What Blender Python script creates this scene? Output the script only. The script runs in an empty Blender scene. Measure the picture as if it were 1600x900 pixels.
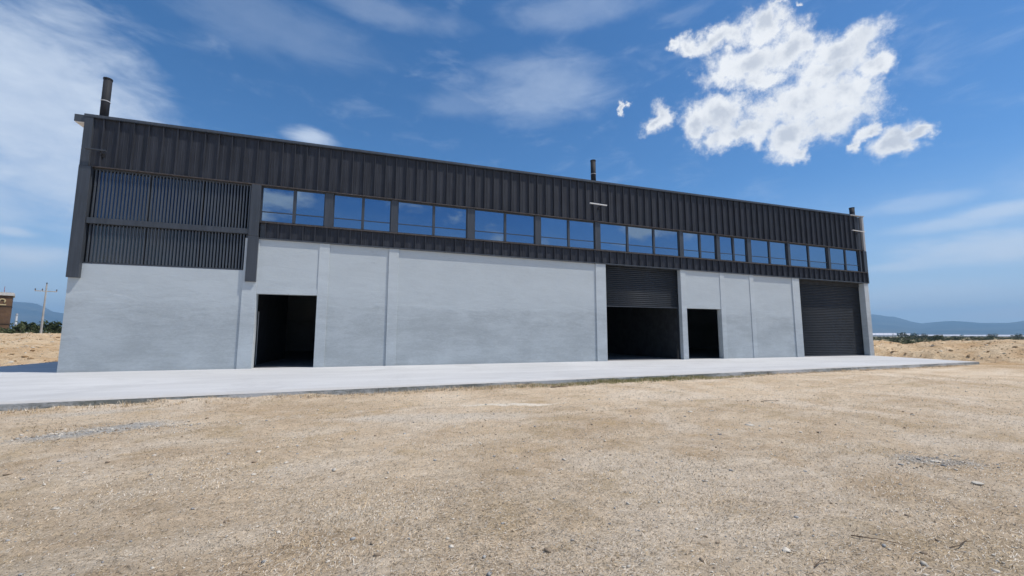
import bpy, math, random
import numpy as np
from math import radians as rad, sin, cos, pi
from mathutils import Vector, Matrix

random.seed(7)
rng = np.random.default_rng(11)
S = bpy.context.scene
COL = S.collection

# ------------------------------------------------------------------ camera
CX, CY, CZ = 0.0, -20.86, 1.5
cd = bpy.data.cameras.new('camera'); cam = bpy.data.objects.new('camera', cd); COL.objects.link(cam)
yaw, pitch, roll = rad(18.2395), rad(6.0747), rad(0.0922)
f = Vector((sin(yaw)*cos(pitch), cos(yaw)*cos(pitch), sin(pitch)))
r = Vector((cos(yaw), -sin(yaw), 0)); u = r.cross(f)
r2 = r*cos(roll)+u*sin(roll); u2 = -r*sin(roll)+u*cos(roll)
cam.matrix_world = Matrix(((r2.x, u2.x, -f.x, CX), (r2.y, u2.y, -f.y, CY), (r2.z, u2.z, -f.z, CZ), (0, 0, 0, 1)))
cd.sensor_width = 36; cd.lens = 36*634.54/1600
cd.shift_x = (800-798.83)/1600; cd.shift_y = (455.83-450)/1600
cd.clip_start = 0.05; cd.clip_end = 60000
S.camera = cam

# ------------------------------------------------------------------ sun, view
SUN = Vector((0.42, -0.20, 0.885)).normalized()
sun_el = math.asin(SUN.z); sun_az = math.atan2(SUN.x, SUN.y)
sl = bpy.data.lights.new('sun', 'SUN'); sl.energy = 3.15; sl.angle = rad(0.53); sl.color = (1.0, 0.955, 0.89)
so = bpy.data.objects.new('sun', sl); COL.objects.link(so)
so.rotation_euler = SUN.to_track_quat('Z', 'Y').to_euler(); so.location = (10, -30, 60)
S.view_settings.view_transform = 'Standard'; S.view_settings.look = 'None'
S.view_settings.exposure = 0.40; S.view_settings.gamma = 1.0
S.view_settings.use_curve_mapping = False

# ------------------------------------------------------------------ node helper
class NT:
    def __init__(s, tree): s.t = tree; s.n = tree.nodes; s.l = tree.links; s.n.clear()
    def set(s, sock, v):
        if isinstance(v, bpy.types.NodeSocket): s.l.new(v, sock)
        elif v is not None: sock.default_value = v
    def new(s, typ, **kw):
        nd = s.n.new(typ)
        for k, v in kw.items(): setattr(nd, k, v)
        return nd
    def m(s, op, a, b=None, c=None, clamp=False):
        nd = s.new('ShaderNodeMath', operation=op, use_clamp=clamp)
        for i, v in enumerate((a, b, c)):
            if v is not None: s.set(nd.inputs[i], v)
        return nd.outputs[0]
    def v(s, op, a, b=None, scale=None):
        nd = s.new('ShaderNodeVectorMath', operation=op)
        s.set(nd.inputs[0], a)
        if b is not None: s.set(nd.inputs[1], b)
        if scale is not None: s.set(nd.inputs[3], scale)
        return nd.outputs['Value'] if op in ('LENGTH', 'DOT_PRODUCT') else nd.outputs[0]
    def noise(s, vec, scale, detail=5, rough=.55, dist=0, lac=2.0, out=0):
        nd = s.new('ShaderNodeTexNoise')
        s.set(nd.inputs['Vector'], vec); nd.inputs['Scale'].default_value = scale; nd.inputs['Detail'].default_value = detail
        nd.inputs['Roughness'].default_value = rough; nd.inputs['Distortion'].default_value = dist
        nd.inputs['Lacunarity'].default_value = lac
        return nd.outputs[out]
    def vor(s, vec, scale, out='Distance', feature='F1', rnd=1.0):
        nd = s.new('ShaderNodeTexVoronoi', feature=feature)
        s.set(nd.inputs['Vector'], vec); nd.inputs['Scale'].default_value = scale; nd.inputs['Randomness'].default_value = rnd
        return nd.outputs[out]
    def ss(s, x, a, b, lo=0., hi=1.):
        nd = s.new('ShaderNodeMapRange', interpolation_type='SMOOTHSTEP')
        s.set(nd.inputs[0], x)
        for i, q in enumerate((a, b, lo, hi)): nd.inputs[i+1].default_value = q
        return nd.outputs[0]
    def mix(s, fac, a, b, blend='MIX'):
        nd = s.new('ShaderNodeMix', data_type='RGBA', blend_type=blend)
        s.set(nd.inputs[0], fac)
        for i, q in ((6, a), (7, b)):
            if isinstance(q, (tuple, list)) and len(q) == 3: q = (*q, 1)
            s.set(nd.inputs[i], q)
        return nd.outputs[2]
    def bump(s, h, strength, dist, normal=None):
        nd = s.new('ShaderNodeBump'); s.set(nd.inputs['Height'], h)
        nd.inputs['Strength'].default_value = strength; nd.inputs['Distance'].default_value = dist
        if normal is not None: s.set(nd.inputs['Normal'], normal)
        return nd.outputs[0]
    def pos(s): return s.new('ShaderNodeNewGeometry').outputs['Position']
    def scl(s, vec, x, y, z): return s.v('MULTIPLY', vec, (x, y, z))
    def pr(s, color, rough=.8, spec=.3, metal=0., normal=None):
        nd = s.new('ShaderNodeBsdfPrincipled')
        if isinstance(color, (tuple, list)) and len(color) == 3: color = (*color, 1)
        s.set(nd.inputs['Base Color'], color); s.set(nd.inputs['Roughness'], rough); s.set(nd.inputs['Metallic'], metal)
        nd.inputs['Specular IOR Level'].default_value = spec
        if normal is not None: s.set(nd.inputs['Normal'], normal)
        o = s.new('ShaderNodeOutputMaterial'); s.l.new(nd.outputs[0], o.inputs[0]); return nd

# ------------------------------------------------------------------ world
W = bpy.data.worlds.new('World'); S.world = W; W.use_nodes = True
w = NT(W.node_tree)
sky = w.new('ShaderNodeTexSky', sky_type='NISHITA'); sky.sun_disc = False
sky.sun_elevation = sun_el; sky.sun_rotation = sun_az; sky.altitude = 1900; sky.air_density = 1.0; sky.dust_density = 0.9; sky.ozone_density = 2.2
hs = w.new('ShaderNodeHueSaturation'); w.l.new(sky.outputs[0], hs.inputs['Color'])
hs.inputs['Saturation'].default_value = 1.28; hs.inputs['Value'].default_value = 1.10
dirv = w.v('NORMALIZE', w.new('ShaderNodeTexCoord').outputs['Generated'])
sx = w.new('ShaderNodeSeparateXYZ'); w.l.new(dirv, sx.inputs[0])
az = w.m('MULTIPLY', w.m('ARCTAN2', sx.outputs[0], sx.outputs[1]), 180/pi)
el = w.m('MULTIPLY', w.m('ARCSINE', sx.outputs[2]), 180/pi)
cb = w.new('ShaderNodeCombineXYZ'); w.l.new(az, cb.inputs[0]); w.l.new(el, cb.inputs[1]); P2 = cb.outputs[0]
def blob(a, e, ra, re):
    d = w.v('LENGTH', w.v('MULTIPLY', w.v('SUBTRACT', P2, (a, e, 0)), (1/ra, 1/re, 0)))
    return w.m('SUBTRACT', 1.0, d)
CUM = [(52.26, 34.13, 1.94, 1.57), (47.22, 34.55, 3.53, 1.13), (43.35, 34.56, 1.64, 0.91), (54.8, 31.57, 2.59, 1.47), (59.16, 29.79, 3.43, 1.47),
 (62.08, 27.21, 1.56, 0.99), (49.13, 31.17, 4.69, 1.63), (51.88, 29.08, 2.2, 1.05), (58.05, 27.94, 3.29, 1.86), (59.49, 25.4, 2.57, 2.13),
 (55.36, 25.38, 4.26, 2.25), (57.66, 23.08, 3.75, 1.72), (54.1, 22.11, 2.44, 1.68), (54.77, 20.66, 1.13, 0.9), (46.44, 27.08, 3.82, 1.86),
 (48.68, 24.25, 3.63, 1.39), (43.54, 26.18, 2.08, 1.63), (39.1, 27.85, 1.3, 1.65), (38.2, 27.07, 1.56, 0.85), (60.9, 20.78, 1.1, 0.87),
 (60.19, 20.06, 0.69, 0.73), (63.66, 19.15, 1.83, 1.4), (65.24, 19.64, 1.13, 0.68), (41.34, 34.85, 0.88, 0.69), (53.51, 35.66, 0.54, 0.32),
 (55.54, 34.68, 0.28, 0.37), (34.52, 29.64, 0.4, 0.54)]
wpv = w.v('SUBTRACT', w.noise(dirv, 11, 7, .62, out=1), (.5, .5, .5))
P2 = w.v('ADD', P2, w.v('MULTIPLY', wpv, (8.0, 5.5, 0)))
fld = None
for b in CUM:
    q = blob(*b)
    if fld is None: fld = q
    else:
        nd = w.new('ShaderNodeMath', operation='SMOOTH_MAX'); w.set(nd.inputs[0], fld); w.set(nd.inputs[1], q); nd.inputs[2].default_value = .25; fld = nd.outputs[0]
n1 = w.noise(dirv, 34, 9, .68)
n0 = w.noise(dirv, 9, 3, .5)
dens = w.m('ADD', w.m('ADD', fld, w.m('MULTIPLY', w.m('SUBTRACT', n1, .5), 2.2)), w.m('MULTIPLY', w.m('SUBTRACT', n0, .5), .8))
a_c = w.m('POWER', w.ss(dens, -.66, .46), 1.3)
# cumulus banks standing low elsewhere round the horizon (the sky behind the viewer is what the windows mirror)
offp = w.m('ABSOLUTE', w.m('SUBTRACT', az, 20.0))
n2 = w.noise(w.scl(dirv, 1, 1, 1.9), 5.2, 9, .58, .3)
wide = w.m('MULTIPLY', w.ss(offp, 74, 100), w.m('MULTIPLY', w.ss(el, 1.0, 5.0), w.ss(el, 30, 55, 1, .55)))
a_b = w.m('MULTIPLY', w.ss(n2, .52, .66), wide)
P2 = cb.outputs[0]
VEIL = [(-33.87, 20.79, 10.7, 10.5, 0.78), (-29.0, 15.5, 8.6, 5.6, 0.7), (-33.85, 24.55, 5.55, 3.53, 0.4), (-36.18, 11.8, 5.2, 4.7, 0.5),
 (-42, 16, 9, 10, .5), (-32.29, 7.16, 4.4, 1.38, 0.75), (-33.19, 9.08, 1.79, 0.56, 0.7), (23.09, 32.45, 12.19, 4.33, 0.34), (26.91, 34.37, 5.64, 2.08, 0.2),
 (10.71, 30.47, 7.47, 1.86, 0.16), (-9.19, 24.24, 3.3, 1.2, 0.75), (28.0, 40.46, 13.12, 2.2, 0.24), (-13.95, 34.69, 14.01, 3.54, 0.15),
 (68.15, 7.86, 7.5, 1.7, 0.75), (65.94, 10.67, 5.8, 0.8, 0.5), (69.52, 11.2, 4.2, 0.95, 0.65), (63.04, 7.0, 4.4, 0.8, 0.5), (64.0, 13.0, 5.0, .9, .35),
 (69.5, 2.0, 4.0, 0.75, 1.3), (61.39, 2.9, 2.2, 0.5, 0.9), (64.52, 3.6, 8.5, 1.9, 0.5), (-0.6, 38.99, 13.01, 1.6, 0.2), (78, 12, 9, 6, .35)]
ws = w.noise(w.scl(dirv, 1, 1, 3.0), 9, 8, .6, .35)
wf = w.noise(w.scl(dirv, 1, 1, 2.2), 18, 6, .6, .2)
veil = None
for a, e, ra, re, al in VEIL:
    q = blob(a, e, ra, re)
    q = w.m('MULTIPLY', w.ss(w.m('ADD', q, w.m('MULTIPLY', w.m('SUBTRACT', ws, .5), 1.5)), -.25, .8), al)
    veil = q if veil is None else w.m('MAXIMUM', veil, q)
veil = w.m('MULTIPLY', veil, w.m('ADD', .62, w.m('MULTIPLY', wf, .7)))
cir = w.m('MULTIPLY', w.ss(ws, .5, .8), w.m('MULTIPLY', w.ss(el, 2, 9), .18))
veil = w.m('MAXIMUM', veil, cir, clamp=True)
hzn = w.ss(el, 0, 19, .92, 0.0)
hzn = w.m('MAXIMUM', hzn, 0.0)
# shading of the big cloud: bright rims, greyer thick middle
core = w.ss(w.m('ADD', fld, w.m('MULTIPLY', w.m('SUBTRACT', n0, .5), 1.2)), .25, .95)
puff = w.noise(dirv, 16, 6, .55)
shade = w.m('MULTIPLY', w.m('ADD', .25, core), w.ss(puff, .40, .60, .1, .9), clamp=True)
ccol = w.mix(shade, (7.3, 7.45, 7.65), (4.7, 5.05, 5.7))
bcol = w.mix(w.ss(n2, .62, .8), (7.2, 7.4, 7.7), (4.9, 5.2, 5.9))
c = w.mix(hzn, hs.outputs[0], (3.5, 4.85, 6.5))
c = w.mix(w.ss(el, 0, 8, .8, 0), c, (5.6, 6.9, 8.2))
c = w.mix(veil, c, (5.6, 6.3, 7.3))
c = w.mix(a_b, c, bcol)
c = w.mix(a_c, c, ccol)
bg = w.new('ShaderNodeBackground'); w.l.new(c, bg.inputs[0]); bg.inputs[1].default_value = 0.1
wo = w.new('ShaderNodeOutputWorld'); w.l.new(bg.outputs[0], wo.inputs[0])
W.cycles.sampling_method = 'MANUAL'; W.cycles.sample_map_resolution = 512

# ------------------------------------------------------------------ mesh helpers
class MB:
    def __init__(s): s.v = []; s.f = []; s.m = []; s.cur = 0
    def quad(s, *p):
        n = len(s.v); s.v += [tuple(q) for q in p]; s.f.append(tuple(range(n, n+len(p)))); s.m.append(s.cur)
    def hexa(s, b, t):
        n = len(s.v); s.v += [tuple(q) for q in b]+[tuple(q) for q in t]
        k = len(b)
        s.f.append(tuple(range(n+k-1, n-1, -1))); s.f.append(tuple(range(n+k, n+2*k)))
        for i in range(k):
            j = (i+1) % k; s.f.append((n+i, n+j, n+k+j, n+k+i))
        s.m += [s.cur]*(k+2)
    def box(s, x0, x1, y0, y1, z0, z1):
        g0 = z0 if callable(z0) else (lambda x: z0)
        g1 = z1 if callable(z1) else (lambda x: z1)
        xy = ((x0, y0), (x1, y0), (x1, y1), (x0, y1))
        s.hexa([(x, y, g0(x)) for x, y in xy], [(x, y, g1(x)) for x, y in xy]); return s
    def tube(s, pts, rads, n=10, cap=True):
        rings = []
        for i, p in enumerate(pts):
            p = Vector(p); a = Vector(pts[max(i-1, 0)]); b = Vector(pts[min(i+1, len(pts)-1)])
            d = (b-a).normalized(); e = d.orthogonal() if abs(d.z) < .95 else Vector((1, 0, 0)); e = (e-d*e.dot(d)).normalized(); g = d.cross(e)
            base = len(s.v)
            for k in range(n):
                t = 2*pi*k/n; s.v.append(tuple(p+(e*cos(t)+g*sin(t))*rads[i]))
            rings.append(base)
        for a, b in zip(rings, rings[1:]):
            for k in range(n):
                j = (k+1) % n; s.f.append((a+k, a+j, b+j, b+k)); s.m.append(s.cur)
        if cap:
            s.f.append(tuple(rings[0]+k for k in range(n-1, -1, -1))); s.m.append(s.cur)
            s.f.append(tuple(rings[-1]+k for k in range(n))); s.m.append(s.cur)
        return s
    def mesh(s, name, mat, smooth=False):
        me = bpy.data.meshes.new(name); me.from_pydata(s.v, [], s.f)
        for mm in (mat if isinstance(mat, (list, tuple)) else [mat]): me.materials.append(mm)
        if any(s.m): me.polygons.foreach_set('material_index', s.m)
        if smooth: me.polygons.foreach_set('use_smooth', [True]*len(me.polygons))
        me.update(); return me
    def build(s, name, mat, parent=None, smooth=False, bevel=0):
        me = s.mesh(name, mat, smooth); o = link(name, me, parent)
        if bevel:
            b = o.modifiers.new('bevel', 'BEVEL'); b.width = bevel; b.segments = 2; b.limit_method = 'ANGLE'
        return o
def link(name, me, parent=None, loc=None):
    o = bpy.data.objects.new(name, me); COL.objects.link(o)
    if parent: o.parent = parent
    if loc is not None: o.location = loc
    return o
def np_mesh(name, V, F, mat, parent=None, smooth=False, mi=None):
    V = np.asarray(V, dtype=np.float32); F = np.asarray(F, dtype=np.int32); k = F.shape[1]
    me = bpy.data.meshes.new(name); me.vertices.add(len(V)); me.vertices.foreach_set('co', V.ravel())
    me.loops.add(F.size); me.loops.foreach_set('vertex_index', F.ravel())
    me.polygons.add(len(F)); me.polygons.foreach_set('loop_start', np.arange(0, F.size, k, dtype=np.int32)); me.polygons.foreach_set('loop_total', np.full(len(F), k, dtype=np.int32))
    if smooth: me.polygons.foreach_set('use_smooth', np.ones(len(F), dtype=bool))
    for mm in (mat if isinstance(mat, (list, tuple)) else [mat]): me.materials.append(mm)
    if mi is not None: me.polygons.foreach_set('material_index', np.asarray(mi, dtype=np.int32))
    me.update(calc_edges=True)
    return link(name, me, parent)
def tag(o, label=None, cat=None, group=None, kind=None):
    if label: o['label'] = label
    if cat: o['category'] = cat
    if group: o['group'] = group
    if kind: o['kind'] = kind
    return o
def empty(name, loc): 
    o = bpy.data.objects.new(name, None); COL.objects.link(o); o.location = loc; o.empty_display_size = .2; return o
def M(name):
    m = bpy.data.materials.new(name); m.use_nodes = True; return m, NT(m.node_tree)

# vectorised value noise
def _h(ix, iy, seed):
    n = (ix.astype(np.int64)*374761393+iy.astype(np.int64)*668265263+seed*1442695041) & 0x7fffffff
    n = (n ^ (n >> 13))*1274126177 & 0x7fffffff
    n = (n ^ (n >> 16)) & 0x7fffffff
    return n/0x7fffffff
def vn(x, y, seed=0):
    ix = np.floor(x); iy = np.floor(y); fx = x-ix; fy = y-iy
    fx = fx*fx*fx*(fx*(fx*6-15)+10); fy = fy*fy*fy*(fy*(fy*6-15)+10)
    a = _h(ix, iy, seed); b = _h(ix+1, iy, seed); c_ = _h(ix, iy+1, seed); d = _h(ix+1, iy+1, seed)
    return (a*(1-fx)+b*fx)*(1-fy)+(c_*(1-fx)+d*fx)*fy
def fbm(x, y, o=4, seed=0, g=.5):
    s_ = 0; a = 1; t = 0
    for i in range(o):
        s_ = s_+a*vn(x*2**i+17.3*i, y*2**i-9.1*i, seed+i); t += a; a *= g
    return s_/t-.5
def sst(x, a, b): t = np.clip((x-a)/(b-a), 0, 1); return t*t*(3-2*t)

# ------------------------------------------------------------------ materials
def mat_plaster(name, base, seam):
    m, t = M(name); p = t.pos()
    big = t.noise(t.scl(p, .5, .5, .9), 1.0, 4, .55)
    streak = t.noise(t.scl(p, .8, 1, 3.6), 1.2, 6, .62, .9)
    fine = t.noise(t.scl(p, 5, 6, 13), 1.8, 6, .75)
    sz = t.new('ShaderNodeSeparateXYZ'); t.l.new(p, sz.inputs[0])
    # tone grows softly paler upwards, with a wavy lap line near z = 2.8 m
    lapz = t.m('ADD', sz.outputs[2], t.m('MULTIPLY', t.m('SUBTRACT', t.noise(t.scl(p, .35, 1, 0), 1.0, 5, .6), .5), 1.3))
    upper_mask = t.m('ADD', t.m('MULTIPLY', t.ss(lapz, 2.74, 2.86), .35), t.m('MULTIPLY', t.ss(t.m('ADD', lapz, t.m('MULTIPLY', streak, 1.5)), 2.6, 4.6), .65))
    val = t.m('ADD', t.m('MULTIPLY', big, .40), t.m('ADD', t.m('MULTIPLY', streak, .22), t.m('MULTIPLY', fine, .34)))
    val = t.ss(val, .36, .60)
    c_ = t.mix(val, tuple(x*.86 for x in base), tuple(x*1.10 for x in base))
    c_ = t.mix(t.m('MULTIPLY', upper_mask, seam), c_, tuple(min(1, x*1.32) for x in base))
    pt = t.noise(t.scl(p, 1.1, 1, 2.6), .9, 3, .6, .8)
    c_ = t.mix(t.ss(pt, .58, .68, 0, .2), c_, tuple(x*1.3 for x in base))
    st = t.noise(t.scl(p, 2.2, 1, 9.), .8, 5, .7, .5)
    c_ = t.mix(t.ss(st, .60, .76, 0, .28), c_, tuple(x*.66 for x in base))
    foot = t.ss(t.m('ADD', sz.outputs[2], t.m('MULTIPLY', streak, .25)), .12, .3, .45, 0)
    c_ = t.mix(foot, c_, tuple(x*.8 for x in base))
    h = t.m('ADD', t.m('MULTIPLY', streak, .5), t.m('ADD', t.m('MULTIPLY', fine, .10), t.m('MULTIPLY', upper_mask, .45)))
    h = t.m('ADD', h, t.m('MULTIPLY', big, 1.5))
    t.pr(c_, .82, .25, normal=t.bump(h, .55, .02)); return m
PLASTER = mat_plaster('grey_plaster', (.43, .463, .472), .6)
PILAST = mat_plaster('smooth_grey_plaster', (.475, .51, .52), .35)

def mat_concrete(name, base):
    m, t = M(name); p = t.pos()
    a = t.noise(t.scl(p, .25, .9, 1), .6, 6, .6, .5); b = t.noise(p, 9, 6, .7); sw = t.noise(t.scl(p, .18, 1.6, 1), 1.0, 7, .7, 1.2)
    v_ = t.ss(t.m('ADD', t.m('MULTIPLY', a, .6), t.m('MULTIPLY', sw, .4)), .35, .65)
    c_ = t.mix(v_, tuple(x*.86 for x in base), tuple(x*1.06 for x in base))
    c_ = t.mix(t.ss(b, .55, .8, 0, .25), c_, tuple(x*.8 for x in base))
    st = t.noise(t.scl(p, .7, .7, 1), .5, 7, .72, .6)
    c_ = t.mix(t.ss(st, .50, .66, 0, .6), c_, tuple(x*.80 for x in base))
    c_ = t.mix(t.ss(t.noise(p, 30, 4, .7), .35, .65, 0, .25), c_, tuple(x*.86 for x in base))
    # dust blown in along the open edge
    sy = t.new('ShaderNodeSeparateXYZ'); t.l.new(p, sy.inputs[0])
    eg = t.m('SUBTRACT', sy.outputs[1], t.m('ADD', -8.55, t.m('MULTIPLY', sy.outputs[0], .053)))
    du = t.ss(t.m('ADD', eg, t.m('MULTIPLY', sw, 1.2)), .5, 1.5, .55, 0)
    c_ = t.mix(t.m('MULTIPLY', du, t.ss(b, .35, .6)), c_, (.46, .40, .32))
    t.pr(c_, .85, .25, normal=t.bump(t.m('ADD', b, t.m('MULTIPLY', sw, .5)), .25, .006)); return m
SLAB = mat_concrete('pale_concrete', (.57, .565, .555))
def mat_kerb():
    m, t = M('stained_concrete_edge'); p = t.pos()
    a = t.noise(t.scl(p, .45, 1, 2), 1.0, 6, .65); b = t.noise(t.scl(p, 3, 3, 5), 3, 5, .7)
    c_ = t.mix(t.ss(t.m('ADD', t.m('MULTIPLY', a, .7), t.m('MULTIPLY', b, .3)), .42, .6), (.19, .20, .18), (.50, .51, .51))
    c_ = t.mix(t.ss(b, .6, .75, 0, .5), c_, (.08, .10, .05))
    t.pr(c_, .9, .2, normal=t.bump(b, .7, .02)); return m
KERB = mat_kerb()

def mat_metal(name, col, rough=.5, spec=.5, streak=.25, metal=0.):
    m, t = M(name); p = t.pos()
    s1 = t.noise(t.scl(p, 9, 9, .35), 1.4, 4, .6); s2 = t.noise(t.scl(p, 40, 40, 1.2), 1, 3, .6); d = t.noise(p, .9, 5, .6)
    v_ = t.ss(t.m('ADD', t.m('MULTIPLY', s1, .5), t.m('ADD', t.m('MULTIPLY', s2, .25), t.m('MULTIPLY', d, .25))), .38, .62)
    c_ = t.mix(v_, tuple(x*(1-streak) for x in col), tuple(x*(1+streak*1.3) for x in col))
    t.pr(c_, t.m('ADD', rough-.06, t.m('MULTIPLY', s1, .14)), spec, metal, normal=t.bump(t.m('ADD', s1, t.m('MULTIPLY', d, 2)), .08, .01)); return m
PANEL = mat_metal('charcoal_panel_metal', (.031, .034, .043), .58, .28, .26)
TRIM = mat_metal('charcoal_trim_metal', (.062, .068, .078), .42, .5, .15)
COLM = mat_metal('charcoal_steel', (.050, .056, .066), .42, .5, .15)
CAPM = mat_metal('roof_cap_metal', (.060, .068, .080), .4, .5, .15)
RUST = mat_metal('primer_trim_metal', (.070, .060, .056), .55, .3, .3)
SLATM = mat_metal('louvre_metal', (.085, .095, .110), .38, .6, .12)
PIPE = mat_metal('black_pipe_metal', (.022, .023, .027), .72, .25, .2)
ROLL = mat_metal('roller_door_metal', (.026, .030, .036), .6, .3, .12)
WHITE = mat_metal('white_painted_metal', (.75, .75, .74), .45, .4, .06)
GALV = mat_metal('galvanised_metal', (.42, .42, .42), .5, .4, .12)
def mat_glass():
    m, t = M('mirror_blue_glass'); p = t.pos()
    wv = t.noise(t.scl(p, .8, 1, .8), .8, 2, .5); nrm = t.bump(wv, .16, .02)
    oi = t.new('ShaderNodeObjectInfo').outputs['Random']
    du = t.noise(t.scl(p, 1.2, 1, 1.2), 1.6, 5, .6)
    g = t.new('ShaderNodeBsdfGlossy'); g.inputs['Roughness'].default_value = .015
    t.set(g.inputs['Color'], t.mix(oi, (.21, .30, .42, 1), (.26, .36, .48, 1))); t.l.new(nrm, g.inputs['Normal'])
    d = t.new('ShaderNodeBsdfDiffuse'); t.set(d.inputs['Color'], t.mix(t.ss(du, .4, .7), (.012, .018, .028), (.05, .055, .065)))
    mx = t.new('ShaderNodeMixShader'); mx.inputs[0].default_value = .1
    t.l.new(g.outputs[0], mx.inputs[1]); t.l.new(d.outputs[0], mx.inputs[2])
    o = t.new('ShaderNodeOutputMaterial'); t.l.new(mx.outputs[0], o.inputs[0]); return m
GLASS = mat_glass()
m, t = M('dark_tinted_glass'); t.pr((.012, .016, .024), .04, .9); DGLASS = m
m, t = M('tinted_louvre_glass'); t.pr((.05, .075, .12), .04, .5, 1.0); LGLASS = m
def simple(name, col, rough=.85, spec=.25, var=.2, sc=3):
    m, t = M(name); p = t.pos(); n = t.noise(p, sc, 5, .6)
    c_ = t.mix(t.ss(n, .35, .65), tuple(x*(1-var) for x in col), tuple(min(1, x*(1+var)) for x in col))
    t.pr(c_, rough, spec, normal=t.bump(n, .3, .01)); return m
DARKIN = simple('shade_dark_interior', (.035, .037, .04))  # indoor shade put into the colour of inner walls and ceiling
SOFFIT = simple('white_soffit', (.78, .75, .70), var=.05)

# ------------------------------------------------------------------ terrain
RB_A = np.array([56, 59.68, 60.53, 61.24, 62.08, 63.33, 64.65, 66.7, 68.23, 69.68, 73, 80, 95, 110])
RB_Z = np.array([1.0, 1.10, 1.06, 0.93, 0.74, 0.97, 1.12, 1.10, 1.18, 1.24, 1.3, 1.15, 1.2, 0.9])
LB_A = np.array([-70, -50, -40, -33.13, -32.42, -31.88, -31.44, -30.94, -29.76, -26])
LB_Z = np.array([1.0, 1.3, 1.5, 1.5, 1.42, 1.5, 1.60, 1.47, 1.47, 1.3])
def ground_z(x, y):
    dx = x-CX; dy = y-CY; rr = np.hypot(dx, dy); a = np.degrees(np.arctan2(dx, dy))
    z = -.14+0*rr
    near = sst(rr, 70, 40)
    edge = y-(-8.55+.053*x)                      # distance to the apron's front edge (negative in front)
    ek = sst(np.abs(edge), .05, 1.2)*.85+.15
    z = z+near*ek*(fbm(x*.35, y*.35, 3, 5)*.10+fbm(x*1.3, y*1.3, 3, 9)*.055)
    spill = np.clip(fbm(x*.5, y*.9, 4, 87)+.02, 0, .3)*.34*sst(-x, -26, -14)*np.exp(-np.abs(np.minimum(edge, 0))/.22)
    z = z+near*spill
    ed2 = y-(-11.6+.11*x+1.2*np.sin(x*.11))
    for o_ in (-.85, .85): z = z-near*.035*np.exp(-((ed2-o_)/.16)**2)*sst(fbm(x*.3, y*.3, 2, 91), -.2, .1)
    ed3 = y-(-15.2+.24*x)
    for o_ in (-.85, .85): z = z-near*.022*np.exp(-((ed3-o_)/.14)**2)*sst(fbm(x*.3+9, y*.3, 2, 92), -.15, .1)
    fine = sst(rr, 26, 12)
    z = z+fine*(fbm(x*5, y*5, 3, 21)*.026+np.clip(fbm(x*14, y*14, 3, 31), -.1, .3)*.016)
    # dug earth bank past the right end of the apron
    wr = sst(a, 55, 58)*sst(114, a, 100) if False else sst(a, 55.5, 58.5)*(1-sst(a, 100, 114))
    n = fbm(x*.16, y*.16, 4, 41); n2_ = fbm(x*.7, y*.7, 4, 43); n3_ = fbm(x*2.4, y*2.4, 3, 47)
    top = np.interp(a, RB_A, RB_Z)
    prof = sst(rr+n*3, 37, 47)*(1-sst(rr+n*5, 47, 68))
    low = .28*sst(rr+n2_*3, 36.5, 38.5)*(1-sst(rr, 39, 43))*sst(a, 57, 59)*(1-sst(a, 64, 68))
    z = z+wr*(prof*(top+.10+n2_*.16)+low*.6+sst(rr, 37, 42)*(1-sst(rr, 44, 60))*(n2_*.22+n3_*.16))
    # spoil bank beyond the left end
    wl = (1-sst(a, -28.5, -27))*sst(a, -85, -70)
    topl = np.interp(a, LB_A, LB_Z)
    profl = sst(rr+n*6, 32, 58)**.8*(1-sst(rr+n*6, 66, 90))
    z = z+wl*(profl*(topl+.14+n2_*.10)+sst(rr, 31, 36)*(1-sst(rr, 80, 95))*(n2_*.30+n3_*.16))
    far = sst(rr, 80, 200)
    z = z-far*.9+sst(rr, 300, 900)*.6*0
    z = z+far*(1-sst(rr, 900, 2000))*fbm(x*.012, y*.012, 3, 51)*1.1
    # under the apron and building keep it low
    ins = sst(x, -16.9, -16.5)*(1-sst(x, 36.2, 36.7))*sst(edge, 0., .3)*(1-sst(y, 23.8, 24.4))
    return z*(1-ins)+ins*(-.16)

def build_ground():
    rs = [0.35]
    while rs[-1] < 12300:
        q = rs[-1]
        if q < 3: st = .04
        elif q < 30: st = .011*q**1.08
        elif q < 100: st = .013*q
        else: st = .035*q
        rs.append(q+max(st, .025))
    rs = np.array(rs)
    fine = np.arange(-42, 78, .21); coarse1 = np.arange(-180, -42, 2.0); coarse2 = np.arange(78, 180, 2.0)
    an = np.radians(np.concatenate([coarse1, fine, coarse2]))
    R_, A_ = np.meshgrid(rs, an, indexing='ij')
    x = CX+R_*np.sin(A_); y = CY+R_*np.cos(A_); z = ground_z(x, y)
    nr, na = R_.shape; V = np.stack([x, y, z], -1).reshape(-1, 3)
    V = np.vstack([V, [[CX, CY, -.14]]])
    i = np.arange(nr-1)[:, None]; j = np.arange(na)[None, :]; jn = (j+1) % na
    F = np.stack([i*na+j, i*na+jn, (i+1)*na+jn, (i+1)*na+j], -1).reshape(-1, 4)
    F = F[:, ::-1]
    return V, F
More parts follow.
